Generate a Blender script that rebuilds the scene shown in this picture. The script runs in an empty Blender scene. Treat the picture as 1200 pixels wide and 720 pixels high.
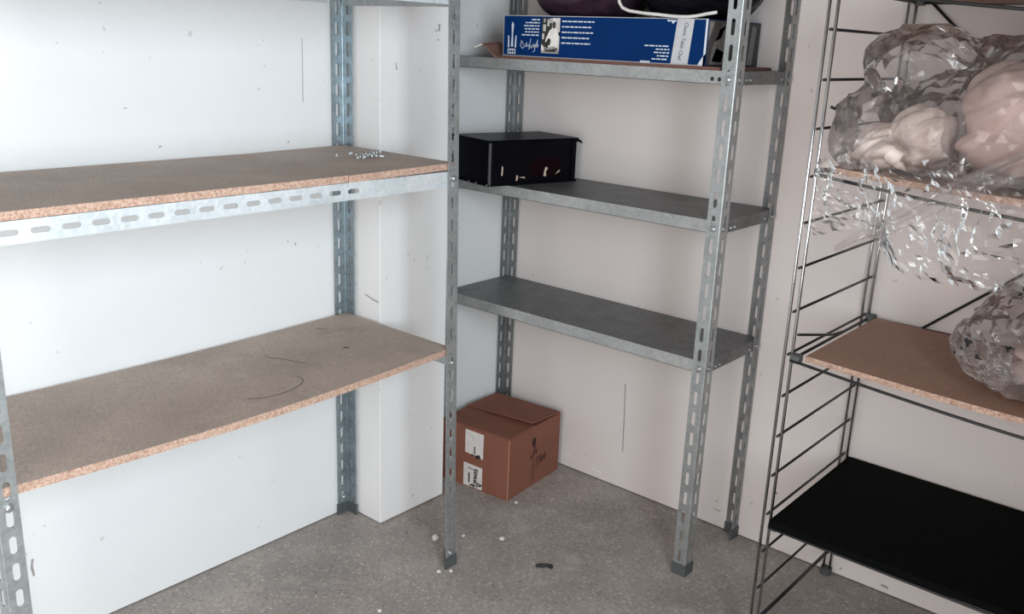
import bpy, math, random
from mathutils import Vector, Matrix, noise
random.seed(7)
scene = bpy.context.scene
col = scene.collection

# ------------------------------------------------------------------ camera
cam_d = bpy.data.cameras.new('camera'); cam = bpy.data.objects.new('camera', cam_d); col.objects.link(cam)
RT = Vector((0.75769111, 0.65144657, 0.03900712)); UP = Vector((-0.21085918, 0.18780725, 0.9593054)); FW = Vector((-0.61761039, 0.73508218, -0.27966337))
M3 = Matrix((RT, UP, -FW)).transposed()
cam.matrix_world = Matrix.Translation((2.0603, -2.4182, 1.45)) @ M3.to_4x4()
cam_d.sensor_fit = 'HORIZONTAL'; cam_d.sensor_width = 36.0; cam_d.lens = 1074.96 * 36 / 1200
cam_d.clip_start = 0.02
scene.camera = cam

# ------------------------------------------------------------------ daylight
world = bpy.data.worlds.new('sky'); scene.world = world; world.use_nodes = True
bg = world.node_tree.nodes['Background']
bg.inputs[0].default_value = (0.72, 0.84, 1.0, 1); bg.inputs[1].default_value = 0.6

def area_light(name, loc, rot, sx, sy, power, colour):
    d = bpy.data.lights.new(name, 'AREA'); d.shape = 'RECTANGLE'; d.size = sx; d.size_y = sy
    d.energy = power; d.color = colour
    o = bpy.data.objects.new(name, d); col.objects.link(o); o.location = loc; o.rotation_euler = rot
    return o
# window added to brighten the left wall; doorway light tinted warm for the right
DOOR_X0, DOOR_X1, DOOR_Z, REAR_Y = 1.15, 2.3, 2.05, -3.1
XR, CEIL, T = 2.95, 2.6, .12
XP, YP = 2.43, -1.5
WIN_Y0, WIN_Y1, WIN_Z0, WIN_Z1 = -2.85, -1.54, .8, 2.3
area_light('added_window_light', (XR + .01, (WIN_Y0 + WIN_Y1) / 2, (WIN_Z0 + WIN_Z1) / 2), (0, math.radians(90), 0),
           WIN_Z1 - WIN_Z0 - .02, WIN_Y1 - WIN_Y0 - .02, 66, (0.83, 0.94, 1.0))
area_light('daylight_doorway', ((DOOR_X0 + DOOR_X1) / 2, REAR_Y - 0.01, DOOR_Z / 2 + .02), (math.radians(90), 0, 0),
           DOOR_X1 - DOOR_X0 - .05, DOOR_Z - .1, 22, (1.0, 0.94, 0.88))

vs = scene.view_settings
vs.view_transform = 'Standard'; vs.look = 'None'; vs.gamma = 1.0; vs.use_curve_mapping = False
vs.exposure = 0.5
try:
    scene.cycles.transparent_max_bounces = 32
except Exception:
    pass

# ------------------------------------------------------------------ materials
def srgb(r, g, b):
    f = lambda c: (c / 255 / 12.92) if c / 255 <= .04045 else ((c / 255 + .055) / 1.055) ** 2.4
    return (f(r), f(g), f(b), 1)

def new_mat(name):
    m = bpy.data.materials.new(name); m.use_nodes = True
    nt = m.node_tree; b = nt.nodes['Principled BSDF']
    return m, nt, b

def noise_node(nt, scale, detail=4, rough=.55, coord='Object'):
    tc = nt.nodes.new('ShaderNodeTexCoord'); n = nt.nodes.new('ShaderNodeTexNoise')
    n.inputs['Scale'].default_value = scale; n.inputs['Detail'].default_value = detail; n.inputs['Roughness'].default_value = rough
    nt.links.new(tc.outputs[coord], n.inputs['Vector'])
    return n

def ramp(nt, src, stops):
    r = nt.nodes.new('ShaderNodeValToRGB'); e = r.color_ramp.elements
    while len(e) < len(stops): e.new(.5)
    for k, (p, c) in enumerate(stops): e[k].position = p; e[k].color = c
    nt.links.new(src, r.inputs['Fac']); return r

def mixc(nt, fac, a, b, mode='MIX'):
    m = nt.nodes.new('ShaderNodeMix'); m.data_type = 'RGBA'; m.blend_type = mode
    if isinstance(fac, (int, float)): m.inputs['Factor'].default_value = fac
    else: nt.links.new(fac, m.inputs['Factor'])
    for s, v in ((6, a), (7, b)):
        if isinstance(v, tuple): m.inputs[s].default_value = v
        else: nt.links.new(v, m.inputs[s])
    return m.outputs[2]

def bump(nt, b, src, strength, dist=.002):
    n = nt.nodes.new('ShaderNodeBump'); n.inputs['Strength'].default_value = strength; n.inputs['Distance'].default_value = dist
    nt.links.new(src, n.inputs['Height']); nt.links.new(n.outputs[0], b.inputs['Normal'])

def plain(name, c, rough=.6, metal=0.0, var=.12, scale=30, bmp=.0):
    m, nt, b = new_mat(name)
    n = noise_node(nt, scale)
    lo = tuple(v * (1 - var) for v in c[:3]) + (1,); hi = tuple(min(1, v * (1 + var)) for v in c[:3]) + (1,)
    r = ramp(nt, n.outputs['Fac'], [(.3, lo), (.7, hi)])
    nt.links.new(r.outputs[0], b.inputs['Base Color'])
    b.inputs['Roughness'].default_value = rough; b.inputs['Metallic'].default_value = metal
    if bmp: bump(nt, b, n.outputs['Fac'], bmp)
    return m

def dull(*a, **k):
    m = plain(*a, **k); m.node_tree.nodes['Principled BSDF'].inputs['Specular IOR Level'].default_value = .04; return m

def wall_mat(name, c):
    m, nt, b = new_mat(name)
    big = noise_node(nt, 2.2, 5); r1 = ramp(nt, big.outputs['Fac'], [(.35, tuple(v * .955 for v in c[:3]) + (1,)), (.65, c)])
    sp = noise_node(nt, 38, 2, .4); r2 = ramp(nt, sp.outputs['Fac'], [(.745, (0, 0, 0, 1)), (.755, (1, 1, 1, 1))])
    dirt = tuple(v * .62 for v in c[:3]) + (1,)
    mul = nt.nodes.new('ShaderNodeMath'); mul.operation = 'MULTIPLY'; mul.inputs[1].default_value = .55
    nt.links.new(r2.outputs[0], mul.inputs[0])
    o = mixc(nt, mul.outputs[0], r1.outputs[0], dirt)
    nt.links.new(o, b.inputs['Base Color']); b.inputs['Roughness'].default_value = .75
    fine = noise_node(nt, 55, 6, .65)
    bump(nt, b, fine.outputs['Fac'], .22, .002)
    return m

M_WALL_L = wall_mat('white_wall_paint', (.78, .785, .785, 1))
M_WALL_B = wall_mat('white_paint_warm_shade', (.74, .675, .655, 1))  # same white paint as left wall, dimmer warm light put into colour
M_WALL_P = wall_mat('off_white_wall_paint', (.80, .785, .78, 1))

M_WALL_R = wall_mat('unseen_dark_wall_paint', (.24, .195, .175, 1))  # unseen walls and ceiling kept dark brown to cut and warm bounce light

def floor_mat():
    m, nt, b = new_mat('worn_terrazzo_floor')
    base = noise_node(nt, 3.0, 6, .6); r = ramp(nt, base.outputs['Fac'], [(.3, srgb(136, 129, 124)), (.7, srgb(170, 161, 155))])
    tc = nt.nodes.new('ShaderNodeTexCoord'); v = nt.nodes.new('ShaderNodeTexVoronoi'); v.inputs['Scale'].default_value = 170
    nt.links.new(tc.outputs['Object'], v.inputs['Vector'])
    sep = nt.nodes.new('ShaderNodeSeparateColor'); nt.links.new(v.outputs['Color'], sep.inputs[0])
    chip = ramp(nt, sep.outputs[0], [(.0, (.60, .60, .60, 1)), (.14, (.95, .95, .95, 1)), (.84, (1, 1, 1, 1)), (1, (1.6, 1.58, 1.55, 1))])
    o = mixc(nt, .8, r.outputs[0], chip.outputs[0], 'MULTIPLY')
    sp = noise_node(nt, 95, 2, .4); r2 = ramp(nt, sp.outputs['Fac'], [(.70, (0, 0, 0, 1)), (.73, (1, 1, 1, 1))])
    o = mixc(nt, r2.outputs[0], o, srgb(205, 198, 192))
    st = noise_node(nt, 8, 5, .65); r3 = ramp(nt, st.outputs['Fac'], [(.56, (0, 0, 0, 1)), (.74, (.65, .65, .65, 1))])
    o = mixc(nt, r3.outputs[0], o, srgb(186, 178, 172))
    nt.links.new(o, b.inputs['Base Color']); b.inputs['Roughness'].default_value = .7
    bump(nt, b, sp.outputs['Fac'], .25, .002)
    return m
M_FLOOR = floor_mat()

def steel_mat(name, lo, hi, rough=.42, metal=.75):
    m, nt, b = new_mat(name)
    tc = nt.nodes.new('ShaderNodeTexCoord'); v = nt.nodes.new('ShaderNodeTexVoronoi'); v.inputs['Scale'].default_value = 130
    nt.links.new(tc.outputs['Object'], v.inputs['Vector'])
    sep = nt.nodes.new('ShaderNodeSeparateColor'); nt.links.new(v.outputs['Color'], sep.inputs[0])
    n = noise_node(nt, 14, 6, .65)
    ad = nt.nodes.new('ShaderNodeMath'); ad.operation = 'MULTIPLY_ADD'; ad.inputs[1].default_value = .28
    nt.links.new(sep.outputs[0], ad.inputs[0]); nt.links.new(n.outputs['Fac'], ad.inputs[2])
    r = ramp(nt, ad.outputs[0], [(.38, lo), (.9, hi)])
    nt.links.new(r.outputs[0], b.inputs['Base Color'])
    b.inputs['Metallic'].default_value = metal; b.inputs['Roughness'].default_value = rough
    bump(nt, b, n.outputs['Fac'], .12, .001)
    return m
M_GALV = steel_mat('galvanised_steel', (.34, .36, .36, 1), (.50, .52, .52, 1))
M_GALV_N = steel_mat('shaded_galvanised_steel', (.22, .23, .235, 1), (.34, .35, .355, 1), .42)  # rear posts of the right unit: same steel, shade put into the colour
M_GALV_D = steel_mat('shaded_bluish_steel', (.23, .28, .305, 1), (.38, .435, .465, 1), .38)  # rear posts of the left unit: corner shade and cool reflection in the colour
M_SHELF = steel_mat('grey_steel_shelf', (.13, .135, .135, 1), (.22, .225, .225, 1), .5, .55)
M_LIP = steel_mat('lit_galvanised_lip', (.34, .35, .35, 1), (.50, .51, .50, 1), .45, .6)  # front lips only: the light they catch is put into the colour
M_RAIL = steel_mat('lit_galvanised_rail', (.52, .56, .58, 1), (.72, .75, .77, 1), .45, .3)  # same steel as the posts, strong light on the rails put into colour
M_CHROME = plain('dark_chrome_wire', (.55, .55, .56, 1), .14, 1.0, .08)
M_BLACKWIRE = plain('black_wire', (.012, .011, .012, 1), .4, 0, .1)
M_FOOT = plain('dark_plastic_foot', (.075, .082, .082, 1), .55)
M_BOLT = plain('zinc_bolt', (.45, .46, .46, 1), .35, .85)

def board_top(name, a, b_, stain):
    m, nt, b = new_mat(name)
    n = noise_node(nt, 5, 7, .65); r = ramp(nt, n.outputs['Fac'], [(.3, a), (.7, b_)])
    g = noise_node(nt, 180, 2, .5)
    o = mixc(nt, .22, r.outputs[0], ramp(nt, g.outputs['Fac'], [(.3, (.25, .25, .25, 1)), (.7, (1, 1, 1, 1))]).outputs[0], 'OVERLAY')
    s = noise_node(nt, 11, 4, .6); rs = ramp(nt, s.outputs['Fac'], [(.62, (0, 0, 0, 1)), (.8, (.5, .5, .5, 1))])
    o = mixc(nt, rs.outputs[0], o, stain)
    nt.links.new(o, b.inputs['Base Color']); b.inputs['Roughness'].default_value = .68
    return m
M_BOARD = board_top('dusty_brown_board_face', srgb(152, 137, 127), srgb(174, 158, 147), srgb(192, 178, 168))
M_TAN = board_top('tan_board_face', srgb(148, 114, 98), srgb(158, 124, 106), srgb(166, 134, 118))

def chip_edge():
    m, nt, b = new_mat('chipboard_edge')
    n = noise_node(nt, 230, 3, .6)
    r = ramp(nt, n.outputs['Fac'], [(.28, srgb(140, 106, 90)), (.5, srgb(180, 148, 130)), (.75, srgb(208, 184, 168))])
    nt.links.new(r.outputs[0], b.inputs['Base Color']); b.inputs['Roughness'].default_value = .85
    bump(nt, b, n.outputs['Fac'], .4, .001)
    return m
M_EDGE = chip_edge()
M_BLACKBOARD = dull('matte_black_board', (.003, .0035, .0035, 1), .75, 0, .15)
M_HARD = plain('brown_hardboard', srgb(104, 70, 62), .7, 0, .2, 60)
M_CARD = plain('brown_cardboard', srgb(128, 80, 63), .8, 0, .07, 18, .08)
M_CARDEDGE = plain('pale_cardboard_edge', srgb(178, 128, 104), .85, 0, .1, 60)
M_INK = plain('dark_red_ink', srgb(48, 18, 18), .7)
M_BLACKINK = plain('black_ink', (.012, .012, .014, 1), .6)
M_PAPER = plain('white_label_paper', srgb(214, 208, 204), .6, 0, .06, 25)
M_BLUE = dull('blue_printed_card', srgb(10, 46, 98), .5, 0, .10, 9)
M_WHITEPRINT = plain('white_print', srgb(205, 212, 222), .6, 0, .05)
M_SILVER = plain('silver_white_band', srgb(190, 190, 194), .4, 0, .05)
M_BLACKBOX = dull('black_lacquered_case', (.004, .004, .006, 1), .35, 0, .2, 12)
M_BLACKBAG = dull('black_plastic_bag', (.008, .008, .010, 1), .25, 0, .2, 12, .3)
M_PURPLE = plain('dark_purple_fabric', (.035, .014, .028, 1), .6, 0, .5, 26, .4)
M_CORD = plain('white_cord', srgb(215, 212, 208), .6)
M_TOWEL = plain('off_white_towel', srgb(232, 218, 210), .9, 0, .06, 60, .3)
M_PINK = plain('pale_pink_fabric', srgb(206, 180, 174), .9, 0, .05, 40, .25)
M_CRUMB = plain('white_plaster_crumb', srgb(222, 216, 208), .8)
M_BLACKBIT = plain('black_rubber_bit', (.01, .01, .01, 1), .6)

def film_mat(name, milk, gloss):
    m = bpy.data.materials.new(name); m.use_nodes = True; nt = m.node_tree; nt.nodes.clear()
    out = nt.nodes.new('ShaderNodeOutputMaterial')
    tr = nt.nodes.new('ShaderNodeBsdfTransparent'); tr.inputs[0].default_value = (.93, .91, .905, 1)
    di = nt.nodes.new('ShaderNodeBsdfDiffuse'); di.inputs[0].default_value = (.75, .71, .70, 1)
    gl = nt.nodes.new('ShaderNodeBsdfGlossy'); gl.inputs['Roughness'].default_value = .09; gl.inputs[0].default_value = (1, 1, 1, 1)
    n = noise_node(nt, 30, 3, .55); bp = nt.nodes.new('ShaderNodeBump'); bp.inputs['Strength'].default_value = .12; bp.inputs['Distance'].default_value = .01
    nt.links.new(n.outputs['Fac'], bp.inputs['Height']); nt.links.new(bp.outputs[0], gl.inputs['Normal'])
    m1 = nt.nodes.new('ShaderNodeMixShader'); m1.inputs[0].default_value = milk
    nt.links.new(tr.outputs[0], m1.inputs[1]); nt.links.new(di.outputs[0], m1.inputs[2])
    fr = nt.nodes.new('ShaderNodeFresnel'); fr.inputs['IOR'].default_value = gloss; nt.links.new(bp.outputs[0], fr.inputs['Normal'])
    m2 = nt.nodes.new('ShaderNodeMixShader'); nt.links.new(fr.outputs[0], m2.inputs[0])
    nt.links.new(m1.outputs[0], m2.inputs[1]); nt.links.new(gl.outputs[0], m2.inputs[2])
    nt.links.new(m2.outputs[0], out.inputs['Surface'])
    return m
M_FILM = film_mat('clear_crumpled_plastic', .06, 1.4)
M_FILM2 = film_mat('milky_crumpled_plastic', .08, 1.42)

# ------------------------------------------------------------------ mesh helpers
class MB:
    def __init__(s): s.v = []; s.f = []; s.m = []
    def quad(s, pts, mi=0):
        b = len(s.v); s.v += [tuple(p) for p in pts]; s.f.append(tuple(range(b, b + len(pts)))); s.m.append(mi)
    def add(s, vs, fs, mi=0):
        b = len(s.v); s.v += [tuple(p) for p in vs]
        for f in fs: s.f.append(tuple(b + i for i in f)); s.m.append(mi)
    def box(s, lo, hi, mi=0, mats=None, fr=None):
        (a, b, c), (d, e, f) = lo, hi
        V = [(a, b, c), (d, b, c), (d, e, c), (a, e, c), (a, b, f), (d, b, f), (d, e, f), (a, e, f)]
        if fr: V = [fr(p) for p in V]
        F = [(0, 3, 2, 1), (4, 5, 6, 7), (0, 1, 5, 4), (1, 2, 6, 5), (2, 3, 7, 6), (3, 0, 4, 7)]  # -z +z -y +x +y -x
        base = len(s.v); s.v += [tuple(p) for p in V]
        for k, q in enumerate(F): s.f.append(tuple(base + i for i in q)); s.m.append(mats[k] if mats else mi)
    def tube(s, pts, r, n=8, mi=0, closed=False):
        pts = [Vector(p) for p in pts]; rings = []
        prev = None
        for k, p in enumerate(pts):
            t = (pts[min(k + 1, len(pts) - 1)] - pts[max(k - 1, 0)]).normalized()
            a = Vector((0, 0, 1)) if abs(t.z) < .9 else Vector((1, 0, 0))
            if prev is not None and abs(prev.dot(t)) < .95: a = prev
            u = (a - t * a.dot(t)).normalized(); w = t.cross(u); prev = u
            rr = r[k] if isinstance(r, (list, tuple)) else r
            rings.append([p + (u * math.cos(2 * math.pi * i / n) + w * math.sin(2 * math.pi * i / n)) * rr for i in range(n)])
        base = len(s.v)
        for R_ in rings: s.v += [tuple(q) for q in R_]
        for k in range(len(rings) - 1):
            for i in range(n):
                j = (i + 1) % n
                s.f.append((base + k * n + i, base + k * n + j, base + (k + 1) * n + j, base + (k + 1) * n + i)); s.m.append(mi)
        s.f.append(tuple(base + i for i in reversed(range(n)))); s.m.append(mi)
        s.f.append(tuple(base + (len(rings) - 1) * n + i for i in range(n))); s.m.append(mi)
    def build(s, name, mats, parent=None, smooth=False, warp=None, bevel=0):
        me = bpy.data.meshes.new(name)
        V = [warp(p) for p in s.v] if warp else s.v
        me.from_pydata(V, [], s.f)
        if not isinstance(mats, (list, tuple)): mats = [mats]
        for m in mats: me.materials.append(m)
        me.polygons.foreach_set('material_index', s.m)
        if smooth: me.polygons.foreach_set('use_smooth', [True] * len(s.f))
        me.update()
        o = bpy.data.objects.new(name, me); col.objects.link(o)
        if bevel:
            bv = o.modifiers.new('bevel', 'BEVEL'); bv.width = bevel; bv.segments = 2; bv.limit_method = 'ANGLE'
        if parent: attach(o, parent)
        return o

def attach(o, parent):
    """all meshes are built in world coordinates; keep them there under a parent standing at the thing's base"""
    o.parent = parent
    o.matrix_parent_inverse = parent_world(parent).inverted()

def parent_world(p):
    m = Matrix.LocRotScale(p.location, p.rotation_euler, p.scale)
    if p.parent: m = parent_world(p.parent) @ p.matrix_parent_inverse @ m
    return m

def tag(o, label, cat, group=None):
    o['label'] = label; o['category'] = cat
    if group: o['group'] = group
    return o

def thing(name, loc, label, cat, group=None):
    o = bpy.data.objects.new(name, None); col.objects.link(o); o.location = loc; o.empty_display_size = .05
    return tag(o, label, cat, group)

def struct(o):
    o['kind'] = 'structure'; return o

# ------------------------------------------------------------------ room shell
LU, PY, PW, PFAR = 1.853 + .04, -.7305, .1484, -.46

GAP = .004   # walls stop a hair above the floor: the dark joint line along their foot
b = MB(); b.box((-T, REAR_Y - T, -.1), (XR + T, T, 0)); struct(b.build('floor', M_FLOOR))
b = MB(); b.box((-T, REAR_Y - T, CEIL), (XR + T, T, CEIL + .1)); struct(b.build('ceiling', M_WALL_R))
b = MB(); b.box((-T, REAR_Y - T, GAP), (0, T, CEIL)); b.box((-T, REAR_Y - T, 0), (-.02, T, GAP)); WALL_L = struct(b.build('wall_left', M_WALL_L))
b = MB(); b.box((0, 0, GAP), (XR, T, CEIL)); b.box((0, .02, 0), (XR, T, GAP)); WALL_B = struct(b.build('wall_back', M_WALL_B))
b = MB()
b.box((XR, REAR_Y - T, 0), (XR + T, WIN_Y0, CEIL)); b.box((XR, WIN_Y1, 0), (XR + T, T, CEIL)); b.box((XR, WIN_Y0, 0), (XR + T, WIN_Y1, WIN_Z0)); b.box((XR, WIN_Y0, WIN_Z1), (XR + T, WIN_Y1, CEIL))
b.box((XP, YP, 0), (XR, 0, CEIL))   # unseen partition, added to shade the rack wall and floor
struct(b.build('wall_right', M_WALL_R))
b = MB()
b.box((0, REAR_Y - T, 0), (DOOR_X0, REAR_Y, CEIL)); b.box((DOOR_X1, REAR_Y - T, 0), (XR, REAR_Y, CEIL)); b.box((DOOR_X0, REAR_Y - T, DOOR_Z), (DOOR_X1, REAR_Y, CEIL))
struct(b.build('wall_rear', M_WALL_R))
b = MB(); b.box((0, PY, GAP), (PW, PFAR, CEIL)); b.box((0, PY + .02, 0), (PW - .02, PFAR - .02, GAP)); PILLAR = struct(b.build('wall_pillar', M_WALL_P, bevel=.003))

# scuffs and scratches on the walls: thin flakes and grooves with their own shapes
M_SCUFF = plain('grey_scuff', srgb(158, 152, 150), .8, 0, .2)
M_PATCH = plain('white_filler_patch', srgb(236, 234, 230), .8, 0, .03)
def on_wall(parent, axis, off, pts, w, mat, name='scuff_mark'):
    b = MB()
    n = len(pts)
    if math.dist(pts[0], pts[-1]) < .016:      # a small chip or smear: one ragged blot
        r0 = random.Random(int(pts[0][0] * 9999)); c0 = ((pts[0][0] + pts[-1][0]) / 2, (pts[0][1] + pts[-1][1]) / 2); ang = r0.uniform(0, 3.1)
        q = []
        for k in range(11):
            t = 2 * math.pi * k / 11; r_ = w * r0.uniform(.25, .75); dx, dz = r_ * 1.3 * math.cos(t), r_ * .6 * math.sin(t)
            q.append((c0[0] + dx * math.cos(ang) - dz * math.sin(ang), c0[1] + dx * math.sin(ang) + dz * math.cos(ang)))
        b.quad([(off, u, z) for u, z in q] if axis == 'x' else [(u, off, z) for u, z in q])
        return b.build(name, mat, parent)
    for k in range(n - 1):
        (a0, z0), (a1, z1) = pts[k], pts[k + 1]
        d = Vector((a1 - a0, z1 - z0)); d = d.normalized() if d.length else Vector((1, 0)); p = Vector((-d.y, d.x)) * w / 2
        q = [(a0 + p.x, z0 + p.y), (a0 - p.x, z0 - p.y), (a1 - p.x, z1 - p.y), (a1 + p.x, z1 + p.y)]
        if axis == 'x': b.quad([(off, u, z) for u, z in q])
        else: b.quad([(u, off, z) for u, z in q])
    return b.build(name, mat, parent)
L = lambda pts, w=.0025, m=M_SCUFF: on_wall(WALL_L, 'x', .0006, pts, w, m)
P_ = lambda pts, w=.003, m=M_SCUFF: on_wall(PILLAR, 'x', PW + .0006, pts, w, m)
B_ = lambda pts, w=.003, m=M_SCUFF: on_wall(WALL_B, 'y', -.0006, pts, w, m)
L([(-.87, 1.432), (-.871, 1.33), (-.872, 1.267)], .002)
L([(-1.679, .235), (-1.683, .215), (-1.68, .19)], .006)
L([(-.928, 1.163), (-.918, 1.165)], .006)
L([(-1.292, 1.178), (-1.286, 1.170)], .007)
L([(-.915, .882), (-.905, .884)], .007); L([(-.932, .894), (-.936, .897)], .005)
L([(-1.454, .124), (-1.435, .09)], .003, M_PATCH)
L([(-1.42, .985), (-1.41, .99)], .006); L([(-1.02, .55), (-1.0, .552)], .004, M_PATCH); L([(-1.0, 1.42), (-.99, 1.425), (-.985, 1.41)], .004, M_PATCH)
L([(-1.37, 1.26), (-1.365, 1.27)], .005); L([(-1.1, 1.34), (-1.095, 1.33)], .006, M_PATCH)
P_([(-.509, 1.485), (-.511, 1.465)], .007); P_([(-.523, 1.468), (-.52, 1.463)], .006); P_([(-.515, 1.445), (-.513, 1.44)], .007)
P_([(-.672, 1.378), (-.672, 1.362), (-.667, 1.362)], .003); P_([(-.583, 1.36), (-.582, 1.35)], .004)
P_([(-.56, .14), (-.565, .09), (-.56, .05)], .004, M_PATCH); P_([(-.64, .03), (-.6, .06), (-.57, .055)], .004, M_PATCH)
on_wall(PILLAR, 'y', PY - .0006, [(.084, .724), (.12, .715), (.143, .712)], .004, M_SCUFF)
B_([(.53, .376), (.536, .25), (.540, .135)], .004); B_([(.899, .09), (.899, .082)], .009); B_([(.89, .058), (.915, .057)], .003)
B_([(.385, .075), (.395, .07)], .005); B_([(.63, .085), (.645, .09)], .004); B_([(.57, .075), (.585, .07)], .004)
B_([(1.46, .066), (1.48, .061)], .008); B_([(1.42, .024), (1.44, .022)], .007); B_([(1.30, .026), (1.312, .023)], .008)
B_([(1.69, .436), (1.697, .43), (1.693, .424)], .003); B_([(1.18, 1.446), (1.19, 1.444)], .007); B_([(1.083, .19), (1.088, .18)], .014)
B_([(.30, .05), (.33, .045)], .004, M_PATCH); B_([(.42, .035), (.46, .028)], .005, M_PATCH)

# ------------------------------------------------------------------ slotted angle steel
def slotted_flange(b, origin, u, v, n, width, length, t, pitch, slen, sw, start=.03, skip=None):
    """flat strip from origin along v, width along u, thickness t along n, with rounded slots"""
    o = Vector(origin); u = Vector(u); v = Vector(v); n = Vector(n)
    P = lambda x, y, d: o + u * x + v * y + n * d
    cells = int((length - start) / pitch); w = width / 2; c = width * .5
    def plate(y0, y1):
        for d in (0, t): b.quad([P(0, y0, d), P(width, y0, d), P(width, y1, d), P(0, y1, d)])
        b.quad([P(0, y0, 0), P(0, y1, 0), P(0, y1, t), P(0, y0, t)]); b.quad([P(width, y0, 0), P(width, y1, 0), P(width, y1, t), P(width, y0, t)])
    plate(0, start)
    s = slen / 2 - sw / 2; r = sw / 2; h = pitch / 2
    angs = [0, 45, 90, 135, 180]
    inner = [(c + r * math.cos(math.radians(a)), s + r * math.sin(math.radians(a))) for a in angs]
    outer = [(width, s), (width, h), (c, h), (0, h), (0, s)]
    inner += [(x, -y) for x, y in reversed(inner)]; outer += [(x, -y) for x, y in reversed(outer)]
    for k in range(cells):
        y0 = start + k * pitch; yc = y0 + h
        if skip and skip(yc): plate(y0, y0 + pitch); continue
        base = len(b.v)
        for d in (0, t):
            b.v += [tuple(P(x, yc + y, d)) for x, y in inner] + [tuple(P(x, yc + y, d)) for x, y in outer]
        for i in range(10):
            j = (i + 1) % 10
            b.f.append((base + i, base + 10 + i, base + 10 + j, base + j)); b.m.append(0)
            b.f.append((base + 20 + i, base + 20 + j, base + 30 + j, base + 30 + i)); b.m.append(0)
            b.f.append((base + i, base + j, base + 20 + j, base + 20 + i)); b.m.append(0)
        for x in (0, width): b.quad([P(x, y0, 0), P(x, y0 + pitch, 0), P(x, y0 + pitch, t), P(x, y0, t)])
    ye = start + cells * pitch
    if ye < length - 1e-4: plate(ye, length)
    for y in (0, length): b.quad([P(0, y, 0), P(width, y, 0), P(width, y, t), P(0, y, t)])

def angle_post(corner, sx, sy, z0, z1, name, parent, mat, pitch=.054, slen=.037, sw=.0105, W=.04, t=.002, shear=(0, 0), skip=None):
    """L profile; corner is the outer corner, flanges run along sx*X and sy*Y, rounded at the bend"""
    cx, cy = corner; r = .004
    b = MB()
    slotted_flange(b, (cx + sx * r, cy, z0), (sx, 0, 0), (0, 0, 1), (0, sy, 0), W - r, z1 - z0, t, pitch, slen, sw, skip=skip)
    slotted_flange(b, (cx, cy + sy * r, z0), (0, sy, 0), (0, 0, 1), (sx, 0, 0), W - r, z1 - z0, t, pitch, slen, sw, skip=skip)
    for R_ in (r, r - t):
        pts = [(cx + sx * (r - R_ * math.cos(a)), cy + sy * (r - R_ * math.sin(a))) for a in (0, math.pi / 8, math.pi / 4, 3 * math.pi / 8, math.pi / 2)]
        for k in range(4):
            (xa, ya), (xb, yb) = pts[k], pts[k + 1]
            b.quad([(xa, ya, z0), (xb, yb, z0), (xb, yb, z1), (xa, ya, z1)])
    wz = (lambda p: (p[0] + shear[0] * (1.14 - p[2]), p[1] + shear[1] * (1.14 - p[2]), p[2])) if shear != (0, 0) else None
    o = b.build(name, mat, parent, warp=wz)
    # moulded foot cap
    b = MB(); g = .0025
    x0, x1 = sorted((cx - sx * g, cx + sx * (W + g))); yA, yB = sorted((cy - sy * g, cy + sy * (t + g)))
    b.box((x0, yA, 0), (x1, yB, .034))
    x0, x1 = sorted((cx - sx * g, cx + sx * (t + g))); yA, yB = sorted((cy + sy * (t + g), cy + sy * (W + g)))
    b.box((x0, yA, 0), (x1, yB, .034))
    f = b.build('foot_cap', M_FOOT, o, warp=wz)
    return o

def bolt(p, n, parent, r=.0075):
    p = Vector(p); n = Vector(n).normalized(); a = Vector((0, 0, 1)); w = n.cross(a)
    b = MB()
    ring = lambda rr, d, k: [p + n * d + (a * math.cos(i * 2 * math.pi / k) + w * math.sin(i * 2 * math.pi / k)) * rr for i in range(k)]
    A, B, C = ring(r * 1.15, 0, 12), ring(r * 1.15, .0015, 12), ring(r * .85, .0015, 12)
    D = ring(r * .85, .005, 12); E_ = ring(r * .5, .0068, 12)
    base = len(b.v)
    for R_ in (A, B, C, D, E_): b.v += [tuple(q) for q in R_]
    for k in range(4):
        for i in range(12):
            j = (i + 1) % 12; b.f.append((k * 12 + i, k * 12 + j, (k + 1) * 12 + j, (k + 1) * 12 + i)); b.m.append(0)
    b.f.append(tuple(48 + i for i in range(12))); b.m.append(0)
    return b.build('bolt', M_BOLT, parent)

# ------------------------------------------------------------------ left shelving unit (slotted angle frame, chipboard shelves)
DL = .455; YL = -1.893; YR = PY - .006; ZTOP = 2.05
lu = thing('shelving_unit', (DL / 2, (YL + YR) / 2, 0), 'tall slotted steel angle shelving with chipboard shelves along the bright left wall', 'shelving')
post_br = angle_post((.008, YR - .004), 1, -1, 0, ZTOP, 'post', lu, M_GALV_D)
post_fr = angle_post((DL, YR), -1, -1, 0, ZTOP, 'post', lu, M_GALV, pitch=.058, shear=(.0105, .008))
post_fl = angle_post((DL, YL), -1, 1, 0, ZTOP, 'post', lu, M_GALV, pitch=.054, slen=.036, sw=.013)
post_bl = angle_post((.008, YL), 1, 1, 0, ZTOP, 'post', lu, M_GALV_D)

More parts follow.
